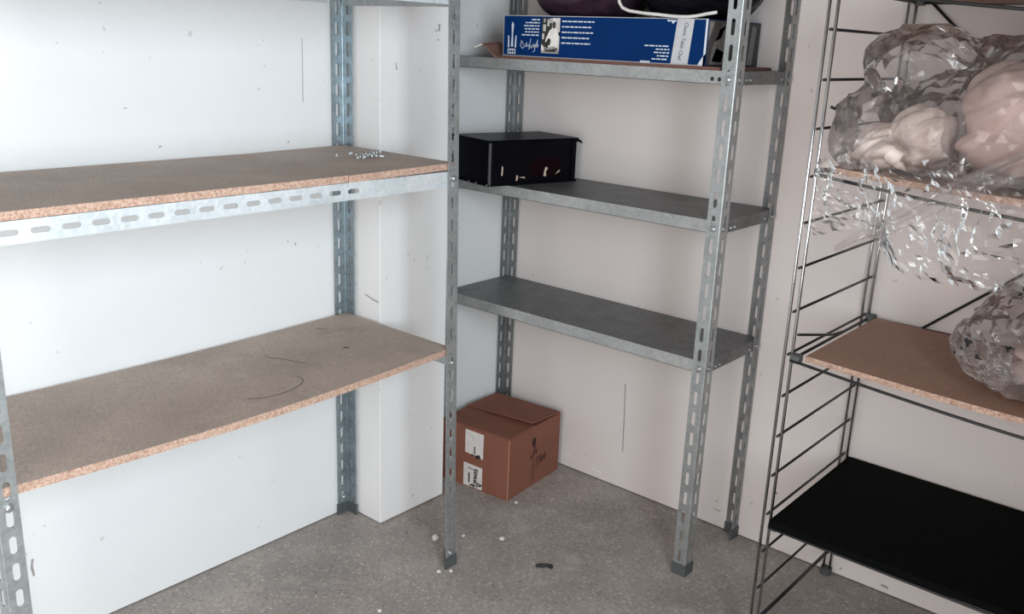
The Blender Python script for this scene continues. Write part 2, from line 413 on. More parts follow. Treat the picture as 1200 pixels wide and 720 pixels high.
# front rail of the upper shelf
RZ0, RZ1 = 1.087, 1.127
def rail(x, z1, y0, y1, inward, name, skip=None):
    b = MB()
    slotted_flange(b, (x, y0, z1), (0, 0, -1), (0, 1, 0), (inward, 0, 0), .04, y1 - y0, .002, .053, .034, .0105, start=.045, skip=skip)
    lo, hi = sorted((x + inward * .002, x + inward * .034)); b.box((lo, y0, z1 - .002), (hi, y1, z1))
    return b.build(name, M_RAIL, lu)
rail(DL - .0042, RZ1, YL + .004, YR - .004, -1, 'front_rail', skip=lambda y: (YL + .004 + y) > -1.05)
rail(.0125, RZ1, YL + .045, YR - .05, 1, 'rear_rail')
rail(DL - .0095, 1.565, YL + .004, YR - .004, -1, 'front_rail'); rail(.0125, 1.565, YL + .045, YR - .05, 1, 'rear_rail')
def side_angle(y, z1, s, h=.035):
    b = MB(); lo, hi = sorted((y, y + s * .002)); b.box((.012, lo, z1 - h), (DL - .004, hi, z1))
    lo, hi = sorted((y, y + s * .03)); b.box((.012, lo, z1 - .002), (DL - .004, hi, z1))
    return b.build('side_bracket', M_GALV, lu)
for z in (.638, RZ1 - .0025, 1.5605):
    side_angle(YR - .0075, z, -1, .036 if z < 1.5 else .04); side_angle(YL + .0035, z, 1)

def board(x0, x1, y0, y1, ztop, th, name, sag=0, tilt=0, dip=0, mats=(None, None), parent=None, along='y', ny=24, nx=4, wob=.0):
    """board with sagging span; faces: top, underside, chipboard edges"""
    b = MB()
    na, nb = (ny, nx)
    def pt(i, j, d):
        x = x0 + (x1 - x0) * (j / nx if along == 'y' else i / ny); y = y0 + (y1 - y0) * (i / ny if along == 'y' else j / nx)
        t = i / ny; s_ = j / nx if along == 'y' else 1 - j / nx
        z = ztop - sag * math.sin(math.pi * t) * (.45 + .55 * s_) + tilt * (t - .5)
        if wob and d and (j == nx): z += wob * noise.noise(Vector((y * 40, 0, 0)))
        ex = wob * noise.noise(Vector((y * 55, 3, 0))) if wob and along == 'y' and j == nx else 0
        return (x + ex, y, z - d)
    for i in range(ny):
        for j in range(nx):
            b.quad([pt(i, j, 0), pt(i, j + 1, 0), pt(i + 1, j + 1, 0), pt(i + 1, j, 0)], 0)
            b.quad([pt(i, j, th), pt(i + 1, j, th), pt(i + 1, j + 1, th), pt(i, j + 1, th)], 0)
        for j in (0, nx): b.quad([pt(i, j, 0), pt(i + 1, j, 0), pt(i + 1, j, th), pt(i, j, th)], 1)
    for i in (0, ny):
        for j in range(nx): b.quad([pt(i, j, 0), pt(i, j + 1, 0), pt(i, j + 1, th), pt(i, j, th)], 1)
    return b.build(name, list(mats), parent)
board(.014, DL - .0045, YL + .006, -1.0915, RZ1 + .0165, .0155, 'shelf_board', mats=(M_BOARD, M_EDGE), parent=lu, wob=.0012)
board(.014, DL - .0045, -1.0885, YR - .009, RZ1 + .0185, .0165, 'shelf_board', tilt=.005, mats=(M_BOARD, M_EDGE), parent=lu, wob=.0012)
board(.014, DL - .0045, YL + .008, YR - .009, .656, .017, 'shelf_board', sag=.016, mats=(M_BOARD, M_EDGE), parent=lu, wob=.0015)
board(.014, DL - .010, YL + .008, YR - .009, 1.582, .016, 'shelf_board', mats=(M_BOARD, M_EDGE), parent=lu)
for z in (.618, RZ1 - .018, 1.545):
    bolt((DL + .0004 + .0105 * (1.14 - z), YR - .022 + .008 * (1.14 - z), z), (1, 0, 0), lu)
    bolt((DL + .0004, YL + .022, z), (1, 0, 0), lu)
bolt((.0105, YR - .024, .055), (1, 0, 0), lu)
bolt((DL + .0004 + .0115, YR - .013, .045), (1, 0, 0), lu)
# marks on the lower board
M_STAIN = plain('dark_board_scratch', srgb(100, 86, 78), .8)
M_PALE = plain('pale_board_scratch', srgb(172, 156, 146), .8)
def on_board(pts, w, mat, z, sagged):
    b = MB()
    for k in range(len(pts) - 1):
        a, c = Vector(pts[k]), Vector(pts[k + 1]); d = (c - a).normalized(); p = Vector((-d.y, d.x)) * w / 2
        def lift(q):
            zz = z
            if sagged:
                t = (q.y - (YL + .008)) / ((YR - .009) - (YL + .008)); s_ = (q.x - .014) / (DL - .0175)
                zz = z - .016 * math.sin(math.pi * t) * (.45 + .55 * s_)
            return (q.x, q.y, zz + .0008)
        b.quad([lift(a + p), lift(a - p), lift(c - p), lift(c + p)])
    return b.build('scratch', mat, lu)
arc = [(.335 + .05 * math.cos(a), -1.24 + .09 * math.sin(a)) for a in [math.radians(d) for d in range(-60, 130, 15)]]
on_board(arc, .0022, M_STAIN, .656, True)
on_board([(.16, -1.13), (.20, -1.11), (.25, -1.09), (.27, -1.085)], .0018, M_STAIN, .656, True)
on_board([(.11, -.93), (.13, -.86), (.14, -.81)], .004, M_PALE, .656, True)
on_board([(.07, -.90), (.10, -.88)], .003, M_STAIN, .656, True)
on_board([(.245, -.945), (.25, -.938), (.255, -.935)], .008, M_BLACKINK, .656, True)
on_board([(.12, -.99), (.16, -1.03), (.24, -1.07)], .002, M_PALE, .1436 + 1.0, False)

# ------------------------------------------------------------------ right shelving unit (all steel)
DR, LR = .3225, .98
ru = thing('shelving_unit', (LR / 2, -DR / 2, 0), 'narrow all-steel shelving unit with grey trays against the back wall', 'shelving')
rp = dict(pitch=.060, slen=.040, sw=.0105)
e = .004
bl = angle_post((e, -e), 1, -1, 0, ZTOP, 'post', ru, M_GALV_N, **rp)
br = angle_post((LR, -e), -1, -1, 0, ZTOP, 'post', ru, M_GALV_N, **rp)
fr = angle_post((LR, -DR), -1, 1, 0, ZTOP, 'post', ru, M_GALV, **rp)
fl = angle_post((e, -DR), 1, 1, 0, ZTOP, 'post', ru, M_GALV, **rp)
for ztop, zbot in ((.6458, .6125), (1.0257, .993), (1.3966, 1.3642), (1.772, 1.7396)):  # topmost tray is unseen, added at the same spacing to shade the recess
    b = MB(); x0, x1, y0, y1, t = e + .0028, LR - .0028, -DR + .0028, -e - .0028, .0012
    b.box((x0 + t, y0 + t, ztop - t), (x1 - t, y1 - t, ztop), 0)
    tray = b.build('shelf_tray', M_SHELF, ru)
    for (lo, hi) in (((x0, y0, zbot), (x1, y0 + t, ztop)), ((x0, y1 - t, zbot), (x1, y1, ztop)),
                     ((x0, y0 + t, zbot), (x0 + t, y1 - t, ztop)), ((x1 - t, y0 + t, zbot), (x1, y1 - t, ztop))):
        b = MB(); b.box(lo, hi, 0)
        # inward return along the bottom of the lip
        if hi[0] - lo[0] > .5: b.box((lo[0] + .002, lo[1] if lo[1] < -.1 else lo[1] - .01, zbot), (hi[0] - .002, (lo[1] if lo[1] < -.1 else lo[1] - .01) + .011, zbot + t), 0)
        b.build('lip', M_LIP if hi[0] - lo[0] > .5 and lo[1] < -.1 else M_SHELF, tray)
    zb = (ztop + zbot) / 2 - .004
    bolt((LR - .020, -DR - .0003, zb), (0, -1, 0), ru); bolt((LR + .0003, -DR + .020, zb), (1, 0, 0), ru)
    bolt((LR + .0003, -.024, zb), (1, 0, 0), ru); bolt((e + .020, -DR - .0003, zb), (0, -1, 0), ru)
    for yy in (-DR + .052, -DR + .075, -.07): bolt((x1 + .0001, yy, zb), (1, 0, 0), tray, .0035)
    for xx in ((LR - .066, LR - .046) if ztop > 1.3 else ()):
        b = MB(); k = 12
        b.quad([(xx + .005 * math.cos(2 * math.pi * i / k), y0 - .0004, zb + .0055 * math.sin(2 * math.pi * i / k)) for i in range(k)]); b.build('punched_hole', M_BLACKINK, tray)

# ------------------------------------------------------------------ wire rack
XK, XK2, YK, YKB = 1.2685, 2.345, -.490, -.014
wr = thing('wire_rack', ((XK + XK2) / 2, (YK + YKB) / 2, 0), 'dark chrome wire rack with ladder ends in front of the back wall', 'rack')
ZR = 2.0
for X in (XK, XK2):
    for Y in (YK, YKB):
        b = MB()
        for dx in (-.0092, .0092): b.tube([(X + dx, Y, 0.004), (X + dx, Y, ZR)], .0037, 10)
        p = b.build('post', M_CHROME, wr, smooth=True)
        b = MB(); b.tube([(X, Y, 0), (X, Y, .02)], .016, 12); b.build('foot_cap', M_FOOT, p)
    for k in range(20):
        z = .0755 + k * .1015
        if z > ZR - .02: break
        b = MB(); b.tube([(X, YK - .003, z), (X, YKB + .003, z)], .0032 if k else .005, 8); b.build('rung', M_BLACKWIRE, wr, smooth=True)
for (za, zb_) in ((1.614, .648), (.648, 1.614)):
    b = MB(); dy = .004 if za > zb_ else .0
    b.tube([(XK, -.006 - dy, za), (XK2, -.006 - dy, zb_)], .0036, 8); b.build('cross_brace', M_BLACKWIRE, wr, smooth=True)

def sagz(z, x, s): return z - s * (1 - abs((x - (XK + XK2) / 2) / ((XK2 - XK) / 2)) ** 1.35)
def shelf_wires(z, s, name):
    b = MB(); n = 16; xs = [XK + .010 + (XK2 - XK - .020) * k / n for k in range(n + 1)]
    b.tube([(x, YK - .010, sagz(z, x, s)) for x in xs], .0036, 8)
    o = b.build('front_wire', M_BLACKWIRE, wr, smooth=True)
    b = MB(); b.tube([(x, YKB + .002, z) for x in xs], .0036, 8); b.build('rear_wire', M_BLACKWIRE, wr, smooth=True)
    for X in (XK + .012, XK2 - .012):
        b = MB(); b.tube([(X, YK - .010, z), (X, YKB + .002, z)], .0036, 8); b.build('side_wire', M_BLACKWIRE, wr, smooth=True)
        for Y in (YK + .002, YKB - .008):
            b = MB(); b.box((X - .004 if X < 1.8 else X - .018, Y - .014, z - .007), (X + .018 if X < 1.8 else X + .004, Y + .014, z + .012)); b.build('corner_clip', M_FOOT, wr, bevel=.003)
    return o
shelf_wires(.778, .037, 'mid'); shelf_wires(1.200, .043, 'up'); shelf_wires(1.574, .045, 'top'); shelf_wires(.352, .004, 'low')
# hook struts of the shelf ends
for pts in ([(XK + .012, -.478, .833), (XK + .012, -.274, .788), (XK + .012, -.20, .780)], [(XK + .012, -.461, 1.339), (XK + .012, -.288, 1.306), (XK + .012, -.12, 1.27)]):
    b = MB(); b.tube(pts, .0032, 8); b.build('hook_strut', M_BLACKWIRE, wr, smooth=True)
M_BOARDB = (M_TAN, M_EDGE)
def rack_board(z, th, sag, mats, y0=YK + .018, y1=YKB - .012, wob=.0012):
    return board(XK + .034, XK2 - .034, y0, y1, z, th, 'shelf_board', sag=sag, mats=mats, parent=wr, along='x', ny=24, nx=3)
rack_board(.786, .013, .014, (M_TAN, M_EDGE)); rack_board(1.215, .013, .02, (M_TAN, M_EDGE)); rack_board(1.590, .013, .02, (M_TAN, M_EDGE))
board(XK + .013, XK2 - .013, YK - .016, YKB + .004, .374, .018, 'shelf_board', mats=(M_BLACKBOARD, M_BLACKBOARD), parent=wr, along='x', ny=4, nx=2)

# ------------------------------------------------------------------ cardboard carton
BX, BY, BW, BD, BH, BA = .3286, -.342, .274, .306, .2154, .095
U = Vector((math.cos(BA), math.sin(BA), 0)); V = Vector((-math.sin(BA), math.cos(BA), 0)); P0 = Vector((BX, BY, 0))
cf = lambda p: tuple(P0 - U * p[0] + V * p[1] + Vector((0, 0, p[2])))     # local: a to the left, b to the back, z up
carton = thing('cardboard_box', tuple(P0 - U * BW / 2 + V * BD / 2), 'brown cardboard box with two white labels on the floor in the corner', 'box')
b = MB(); w = .004
for lo, hi in (((0, 0, 0), (BW, w, BH)), ((0, BD - w, 0), (BW, BD, BH)), ((0, w, 0), (w, BD - w, BH)), ((BW - w, w, 0), (BW, BD - w, BH)), ((w, w, 0), (BW - w, BD - w, w))): b.box(lo, hi, fr=cf)
b.build('body', M_CARD, carton)
b = MB(); b.box((.001, .002, BH + .0002), (BW - .001, BD * .5 - .004, BH + .0042), fr=cf); b.build('flap', M_CARD, carton)
def fz(p):   # rear flap lifts a little at its free edge
    q = list(p); q[2] += .014 * max(0, (BD - p[1]) / (BD * .55)) * (1 - .6 * p[0] / BW); return cf(q)
b = MB(); b.box((.001, BD * .5 - .02, BH + .0002), (BW - .001, BD - .002, BH + .0042), fr=fz); b.build('flap', M_CARD, carton)
for a0 in (.004, BW * .66):
    b = MB(); b.box((a0, .006, BH - .0045), (a0 + BW * .33, BD - .006, BH - .0005), fr=cf); b.build('inner_flap', M_CARD, carton)
b = MB(); b.tube([cf((-.0005, -.0005, .002)), cf((-.0005, -.0005, BH))], .0016, 6); b.build('crease', M_CARDEDGE, carton)
# front face print plane (a to the left, z up)
def face_poly(polys, name, mat, fn, parent):
    b = MB()
    for p in polys: b.quad([fn(*q) for q in p])
    return b.build(name, mat, parent)
def stroke(pts, w):
    out = []
    for k in range(len(pts) - 1):
        (x0, y0), (x1, y1) = pts[k], pts[k + 1]; d = math.hypot(x1 - x0, y1 - y0) or 1; px, py = -(y1 - y0) / d * w / 2, (x1 - x0) / d * w / 2
        ex, ey = (x1 - x0) / d * w * .3, (y1 - y0) / d * w * .3
        out.append([(x0 + px - ex, y0 + py - ey), (x0 - px - ex, y0 - py - ey), (x1 - px + ex, y1 - py + ey), (x1 + px + ex, y1 + py + ey)])
    return out
FF = lambda d: (lambda a, z: cf((a, -d, z)))
lab1 = face_poly([[(.178, .125), (.103, .116), (.102, .205), (.178, .207)]], 'label', M_PAPER, FF(.0006), carton)
face_poly(stroke([(.138, .128), (.138, .152)], .005) + stroke([(.13, .118), (.118, .122)], .012) + stroke([(.15, .122), (.14, .121)], .004), 'print_mark', M_BLACKINK, FF(.0011), lab1)
face_poly(stroke([(.168, .195), (.15, .190), (.14, .175)], .003) + stroke([(.165, .165), (.15, .158)], .002), 'print_mark', M_SILVER, FF(.0011), lab1)
lab2 = face_poly([[(.182, .004), (.104, .004), (.104, .084), (.182, .087)]], 'label', M_PAPER, FF(.0006), carton)
# handwritten word running down the lower label
def hand(pts): return [(.150 - (y * .030), .074 - x * .066) for x, y in pts]
word = [[(0, .55), (.04, .9), (.08, .4), (.03, -.4)], [(.04, .85), (.14, .9), (.16, .5), (.08, .4)], [(.2, .5), (.24, .85), (.31, .7), (.28, .4), (.2, .45), (.25, .4), (.36, .8)],
        [(.36, .8), (.39, .4), (.46, .8), (.49, .4)], [(.52, .8), (.54, .42), (.62, .45), (.64, .8), (.66, .4)], [(.7, .4), (.78, 1.5), (.84, 1.3), (.76, .4), (.84, .4)], [(.88, 1.4), (.92, .2), (1.0, -.2), (.9, .8), (1.0, .9)]]
face_poly([q for s in word for q in stroke(hand(s), .0032)], 'handwriting', M_BLACKINK, FF(.0011), lab2)
face_poly(stroke([(.158, .052), (.158, .02)], .006) + stroke([(.150, .012), (.135, .006)], .004), 'print_mark', M_BLACKINK, FF(.0011), lab2)
# printed rose on the right face (b to the back, z up)
RF = lambda d: (lambda q, z: cf((-d, q, z)))
rose = [[(.147 + .012 * math.cos(a) * (1.1 if math.sin(a) > 0 else .8), .158 + .018 * math.sin(a)) for a in [2 * math.pi * k / 14 for k in range(14)]]]
rose += stroke([(.147, .14), (.145, .10), (.148, .06), (.146, .018)], .0032) + stroke([(.146, .118), (.128, .103), (.132, .11)], .005) + stroke([(.147, .118), (.168, .124), (.160, .114)], .005) + stroke([(.150, .13), (.157, .137)], .004)
rose += stroke([(.166, .098), (.164, .055)], .003) + stroke([(.166, .095), (.176, .098), (.179, .06)], .003) + stroke([(.179, .085), (.190, .10), (.195, .072), (.186, .07), (.190, .09)], .003) + stroke([(.197, .092), (.200, .072), (.209, .092), (.212, .072), (.214, .104)], .003) + stroke([(.216, .086), (.224, .09), (.222, .072), (.216, .076)], .003)
face_poly(rose, 'printed_rose', M_INK, RF(.0006), carton)
for q in ((.16, .10), (.19, .20), (.22, .075)): face_poly([[(q[0] + .006 * math.cos(t), q[1] + .004 * math.sin(t)) for t in [k * math.pi / 4 for k in range(8)]]], 'hole', M_BLACKINK, lambda a, bb: cf((a, bb * .6, BH + .0048)), carton)

# ------------------------------------------------------------------ black case on the middle tray
n0 = Vector((.242, -.384, 0)); n1 = Vector((.322, -.062, 0)); kv = (n1 - n0).normalized(); ku = Vector((kv.y, -kv.x, 0)); KL = (n1 - n0).length; KW = .20
kf = lambda p: tuple(n0 - ku * p[0] + kv * p[1] + Vector((0, 0, 1.0262 + p[2])))
case = thing('storage_case', tuple(n0 - ku * KW / 2 + kv * KL / 2 + Vector((0, 0, 1.0262))), 'black lacquered case with flat lid on the middle steel shelf', 'case')
b = MB(); b.box((.004, .004, .006), (KW - .004, KL - .004, .130), fr=kf); b.build('body', M_BLACKBOX, case)
b = MB(); b.box((-.004, -.006, 0), (KW, KL, .006), fr=kf); b.build('base_plate', M_BLACKBOX, case)
def lidf(p):
    q = list(p)
    if p[1] > KL * .5: q[2] += .0
    return kf(q)
b = MB(); b.box((-.006, -.008, .130), (KW, KL + .002, .1365), fr=kf); b.build('lid', M_BLACKBOX, case, bevel=.002)
b = MB(); b.tube([kf((-.004, KL - .02, .130)), kf((-.012, KL + .003, .127)), kf((-.014, KL + .008, .120))], [.004, .004, .002], 8); b.build('lid_lip', M_BLACKBOX, case)
b = MB(); b.box((-.0015, -.0015, .006), (.006, .006, .128), fr=kf); b.build('corner_post', plain('dim_metal_corner', (.10, .10, .11, 1), .35, .5), case, bevel=.001)
b = MB(); b.box((-.0015, KL - .02, .006), (.004, KL - .004, .128), fr=kf); b.build('corner_post', M_BLACKBOX, case)
for q in ((.10, .05), (.06, .05), (.001, .0), (-.002, .05)):
    c = Vector(kf((q[0], -.006 if q[0] > -.001 else 0, .004))); b = MB(); b.tube([c, c + Vector((0, -.002, 0))], .0028, 8); b.build('rivet', M_BOLT, case)
KF = lambda a, z: kf((.0032, a, z))
M_MOTIF = plain('pale_motif', srgb(196, 176, 160), .5); M_MOTIFR = dull('dark_red_motif', srgb(22, 8, 12), .6)
face_poly([[(.15, .02), (.27, .02), (.27, .075), (.21, .085), (.15, .06)]], 'motif', M_MOTIFR, KF, case)
face_poly([[(.205, .022), (.216, .02), (.214, .034), (.222, .046), (.212, .050), (.207, .036)], [(.10, .012), (.106, .012), (.108, .026), (.102, .03)], [(.11, .022), (.135, .018), (.132, .023)], [(.25, .024), (.27, .034), (.266, .038)], [(.045, .03), (.05, .03), (.052, .055), (.047, .06)]], 'motif', M_MOTIF, lambda a, z: kf((.0026, a, z)), case)

# ------------------------------------------------------------------ top tray: hardboard sheet, blue carton, dark bags, cord
HZ = 1.3968
b = MB(); b.box((.20, -DR + .006, HZ), (LR - .05, -.03, HZ + .008))
tag(b.build('hardboard_sheet', M_HARD), 'thin brown hardboard sheet lying on the top steel shelf under the blue box', 'board')
# curled strip poking out at the left of the sheet
b = MB(); prof = [(.198, .004), (.180, .008), (.165, .020), (.150, .034), (.135, .040), (.118, .034), (.104, .030)]
for k in range(len(prof) - 1):
    (xa, za), (xb, zb) = prof[k], prof[k + 1]; mi = 1 if k >= 4 else 0; th = .004
    for ya, yb in ((-DR + .012, -DR + .085),):
        b.quad([(xa, ya, HZ + za), (xb, ya - .004, HZ + zb), (xb, yb, HZ + zb + .006), (xa, yb, HZ + za + .006)], mi)
        b.quad([(xa, ya, HZ + za - th), (xa, yb, HZ + za + .006 - th), (xb, yb, HZ + zb + .006 - th), (xb, ya - .004, HZ + zb - th)], mi)
        b.quad([(xa, ya, HZ + za), (xa, ya, HZ + za - th), (xb, ya - .004, HZ + zb - th), (xb, ya - .004, HZ + zb)], mi)
        b.quad([(xa, yb, HZ + za + .006), (xb, yb, HZ + zb + .006), (xb, yb, HZ + zb + .006 - th), (xa, yb, HZ + za + .006 - th)], mi)
tag(b.build('cardboard_scrap', [plain('dull_pink_card', srgb(128, 92, 82), .8), M_CRUMB]), 'curled pinkish cardboard scrap with white end left of the blue box', 'scrap')

GX0, GX1, GY0, GY1, GZ0, GZ1 = .209, .880, -.303, -.016, HZ + .0082, 1.5185
blue = thing('carton', ((GX0 + GX1) / 2, (GY0 + GY1) / 2, GZ0), 'long blue printed carton with a chef photo on the top steel shelf', 'box')
b = MB(); b.box((GX0, GY0, GZ0), (GX1, GY1, GZ1)); b.build('body', M_BLUE, blue, bevel=.0015)
GL, GH = GX1 - GX0, GZ1 - GZ0
BF = lambda d: (lambda u_, v_: (GX0 + u_, GY0 - d, GZ0 + v_))
rect = lambda x0, y0, x1, y1: [(x0, y0), (x1, y0), (x1, y1), (x0, y1)]
face_poly([rect(0, 0, GL, .0022)], 'worn_edge', M_SILVER, BF(.0007), blue)
face_poly([rect(.0, GH - .0016, GL, GH)], 'worn_edge', M_SILVER, BF(.0007), blue)
face_poly([rect(.0, .0, .0016, GH)], 'worn_edge', M_SILVER, BF(.0009), blue)
face_poly([rect(GL - .006, 0, GL, GH), [(GL - .022, 0), (GL, 0), (GL, .03), (GL - .008, .022)]], 'worn_edge', M_WHITEPRINT, BF(.0009), blue)
face_poly([[(.552, GH - .004), (.556, GH - .009), (.565, GH - .007), (.570, GH - .014), (.577, GH - .008), (.584, GH - .005)], rect(.48, 0, .51, .006)], 'torn_patch', M_WHITEPRINT, BF(.0009), blue)
# cutlery emblem
em = [[(.030, .026), (.038, .026), (.0365, .06), (.039, .088), (.034, .096), (.030, .088), (.032, .06)], [(.018, .024), (.024, .024), (.022, .056), (.018, .058)], [(.044, .024), (.050, .024), (.050, .058), (.046, .056)], rect(.018, .006, .048, .020)]
face_poly(em, 'cutlery_emblem', M_WHITEPRINT, BF(.0007), blue)
face_poly([rect(.021, .009, .027, .017), rect(.030, .009, .036, .017), rect(.039, .009, .045, .017)], 'cutlery_emblem', M_BLUE, BF(.0011), blue)
def words(x0, x1, y, h, right=False, seed=0):
    rnd = random.Random(seed); out = []; x = x0
    while x < x1 - .003:
        w_ = min(rnd.uniform(.006, .018), x1 - x); out.append(rect(x, y, x + w_, y + h)); x += w_ + .0028
    return out
tl = []
for k, (a, c) in enumerate(((.105, .135), (.083, .135), (.077, .135), (.080, .135), (.082, .133), (.070, .133))): tl += words(a, c, .101 - k * .0085, .0032, seed=k)
for k, c in enumerate((.325, .315, .322, .31, .315)): tl += words(.215, c, .098 - k * .0145, .0034, seed=20 + k)
for k, a in enumerate((.49, .525, .52, .53, .515)): tl += words(a, .566, .043 - k * .0082, .003, seed=40 + k)
face_poly(tl, 'small_print', M_WHITEPRINT, BF(.0007), blue)['kind'] = 'stuff'
sig = [[(.079, .03), (.07, .045), (.066, .03), (.075, .022), (.084, .03)], [(.084, .03), (.09, .04), (.088, .026), (.096, .034), (.1, .026)], [(.104, .05), (.098, .02), (.106, .032), (.11, .024)], [(.11, .024), (.114, .036), (.118, .026), (.122, .038), (.12, .016), (.114, .014)], [(.124, .028), (.130, .05), (.128, .026), (.134, .034)]]
face_poly([q for s in sig for q in stroke(s, .0016)], 'signature_scribble', M_WHITEPRINT, BF(.0007), blue)
# black and white kitchen photograph
greys = {}
def grey(v):
    if v not in greys: greys[v] = plain('photo_grey_%d' % v, srgb(v, int(v * .98), int(v * .95)), .5, 0, .15, 90)
    return greys[v]
ph = face_poly([rect(.143, .012, .208, .108)], 'photo_print', grey(40), BF(.0007), blue)
def pp(poly, v, d): face_poly(poly, 'photo_tone', grey(v), BF(d), ph)
pp([rect(.18, .06, .208, .108), rect(.196, .02, .208, .07)], 205, .0010)
pp([rect(.148, .072, .158, .09), rect(.163, .086, .170, .104), rect(.150, .096, .155, .106), rect(.172, .094, .178, .107), rect(.146, .05, .153, .066)], 190, .0010)
pp([[(.168, .028), (.2, .028), (.206, .06), (.198, .08), (.186, .084), (.172, .074), (.160, .052), (.158, .042), (.166, .045), (.172, .054)]], 225, .0014)
pp([[(.184, .080), (.192, .080), (.194, .092), (.190, .099), (.183, .096), (.181, .088)]], 70, .0018)
pp([[(.182, .094), (.195, .094), (.196, .106), (.184, .106)]], 215, .0018)
pp([[(.144, .012), (.208, .012), (.206, .024), (.190, .032), (.165, .026), (.150, .032)]], 150, .0018)
pp([[(.160, .016), (.196, .016), (.204, .028), (.196, .026), (.166, .021), (.158, .026)]], 50, .0021)
pp([[(.145, .018), (.155, .02), (.15, .034), (.145, .036)]], 220, .0021)
pp([[(.166, .034), (.176, .034), (.178, .05), (.170, .054), (.164, .046)]], 35, .0021)
# silver band with its name in script, reading downwards
band = face_poly([[(.572, .001), (.622, .001), (.632, GH - .001), (.583, GH - .001)]], 'silver_band', M_SILVER, BF(.0008), blue)
def text_mesh(s, size, fn, name, mat, parent, shear=.3):
    cu = bpy.data.curves.new(name, 'FONT'); cu.body = s; cu.size = size; cu.shear = shear; cu.resolution_u = 3
    o = bpy.data.objects.new(name, cu); col.objects.link(o)
    bpy.context.view_layer.update()
    me = bpy.data.meshes.new_from_object(o)
    xs = [v.co.x for v in me.vertices]; length = max(xs) - min(xs); x_min = min(xs)
    for v in me.vertices: v.co = Vector(fn((v.co.x - x_min), v.co.y, length))
    me.materials.clear(); me.materials.append(mat)
    bpy.data.objects.remove(o); bpy.data.curves.remove(cu)
    r = bpy.data.objects.new(name, me); col.objects.link(r); attach(r, parent); return r
text_mesh('Classic Table Chef', .0155, lambda x, y, l: (GX0 + .610 - .012 * (x / .1) + y - .004, GY0 - .0013, GZ1 - .010 - x * (.093 / l)), 'band_lettering', M_BLACKINK, band)
# grey picture on the right end of the carton
EF = lambda d: (lambda u_, v_: (GX1 + d, GY0 + u_, GZ0 + v_))
end = face_poly([rect(.004, .002, .283, GH - .002)], 'end_picture', grey(58), EF(.0006), blue)
for poly, v in (([(.02, .004), (.10, .004), (.115, .05), (.10, .09), (.075, .106), (.05, .08), (.03, .05)], 112), ([(.04, .06), (.06, .09), (.09, .104), (.07, .07)], 150), ([(.004, .06), (.02, .085), (.03, .108), (.004, .108)], 130), ([(.03, .012), (.08, .01), (.09, .035), (.05, .045)], 62),
                ([(.16, .01), (.2, .012), (.19, .09), (.17, .1)], 92), ([(.22, .004), (.25, .004), (.26, .1), (.235, .106)], 120), ([(.263, .01), (.278, .01), (.278, .1), (.268, .08)], 60)):
    face_poly([poly], 'photo_tone', grey(v), EF(.0012), end)

def ico(sub):
    import bmesh
    bm = bmesh.new(); bmesh.ops.create_icosphere(bm, subdivisions=sub, radius=1); V = [v.co.copy() for v in bm.verts]; F = [tuple(v.index for v in f.verts) for f in bm.faces]; bm.free(); return V, F
ICO = {s: ico(s) for s in (2, 4, 5, 6)}
def lobed(center, lobes, sub, amp, freq, seed, ridge=True, clamp=None, crisp=0, fold=False):
    """one closed crumpled surface around a few overlapping ellipsoids"""
    C = Vector(center); V, F = ICO[sub]; out = []
    for d in V:
        best = .02
        for (lc, lr) in lobes:
            R_ = Vector(lr); q = Vector(((C.x - lc[0]) / R_.x, (C.y - lc[1]) / R_.y, (C.z - lc[2]) / R_.z)); e_ = Vector((d.x / R_.x, d.y / R_.y, d.z / R_.z))
            A = e_.dot(e_); B = q.dot(e_); Cc = q.dot(q) - 1; D = B * B - A * Cc
            if D > 0: best = max(best, (-B + math.sqrt(D)) / A)
        p = C + d * best
        s3 = Vector((seed * 3.1, seed * 1.7, seed))
        if fold: p0_ = p; p = Vector(((p.x * .8 + p.z * .6) * .3, p.y * .6, (p.z * .8 - p.x * .6) * 1.5 + p.y * .3))
        n1_ = noise.noise(p * freq + s3); n2_ = noise.noise(p * freq * 2.3 + s3); n3_ = noise.noise(p * freq * 5.1 + s3)
        k = (1 - 2 * abs(n1_)) * .6 + (1 - 2 * abs(n2_)) * .35 + n3_ * .3 if ridge else n1_ + n2_ * .4 + n3_ * .15
        if fold: k = -(1 - 2 * abs(n1_)) * .8 - (1 - 2 * abs(n2_)) * .25 + .5 * noise.noise(p * freq * .5 + s3); p = p0_
        p = p + d * (amp * k)
        if crisp: p = p + noise.noise_vector(p * 61.0 + s3) * crisp      # facets of crumpled film
        if clamp: p = clamp(p)
        out.append(tuple(p))
    b = MB(); b.add(out, F); return b

BZ = GZ1 + .001
def above(z0): return lambda p: Vector((p.x, min(p.y, -.012), max(p.z, z0)))
b = lobed((.44, -.17, 1.62), [((.40, -.17, 1.60), (.15, .13, .095)), ((.47, -.16, 1.62), (.11, .13, .11))], 4, .014, 14, 3, clamp=above(BZ))
tag(b.build('fabric_bundle', M_PURPLE, smooth=True), 'dark purple fabric bundle lying on the left of the blue carton', 'bundle')
b = lobed((.79, -.165, 1.63), [((.745, -.165, 1.62), (.14, .13, .115)), ((.83, -.16, 1.64), (.105, .14, .13))], 4, .012, 16, 8, clamp=above(BZ))
tag(b.build('plastic_bag', M_BLACKBAG), 'glossy black plastic bag lying on the right of the blue carton', 'bag')
b = MB(); b.tube([(.606, -.300, 1.60), (.610, -.306, 1.575), (.615, -.310, 1.556), (.628, -.313, 1.542), (.65, -.314, 1.5345), (.70, -.314, 1.529), (.745, -.314, 1.526), (.775, -.312, 1.5235), (.80, -.308, 1.5225), (.825, -.308, 1.5225), (.85, -.310, 1.525), (.878, -.312, 1.530), (.905, -.312, 1.534)], .0042, 8)
tag(b.build('cord', M_CORD, smooth=True), 'white cord curling over the top edge of the blue carton', 'cord')

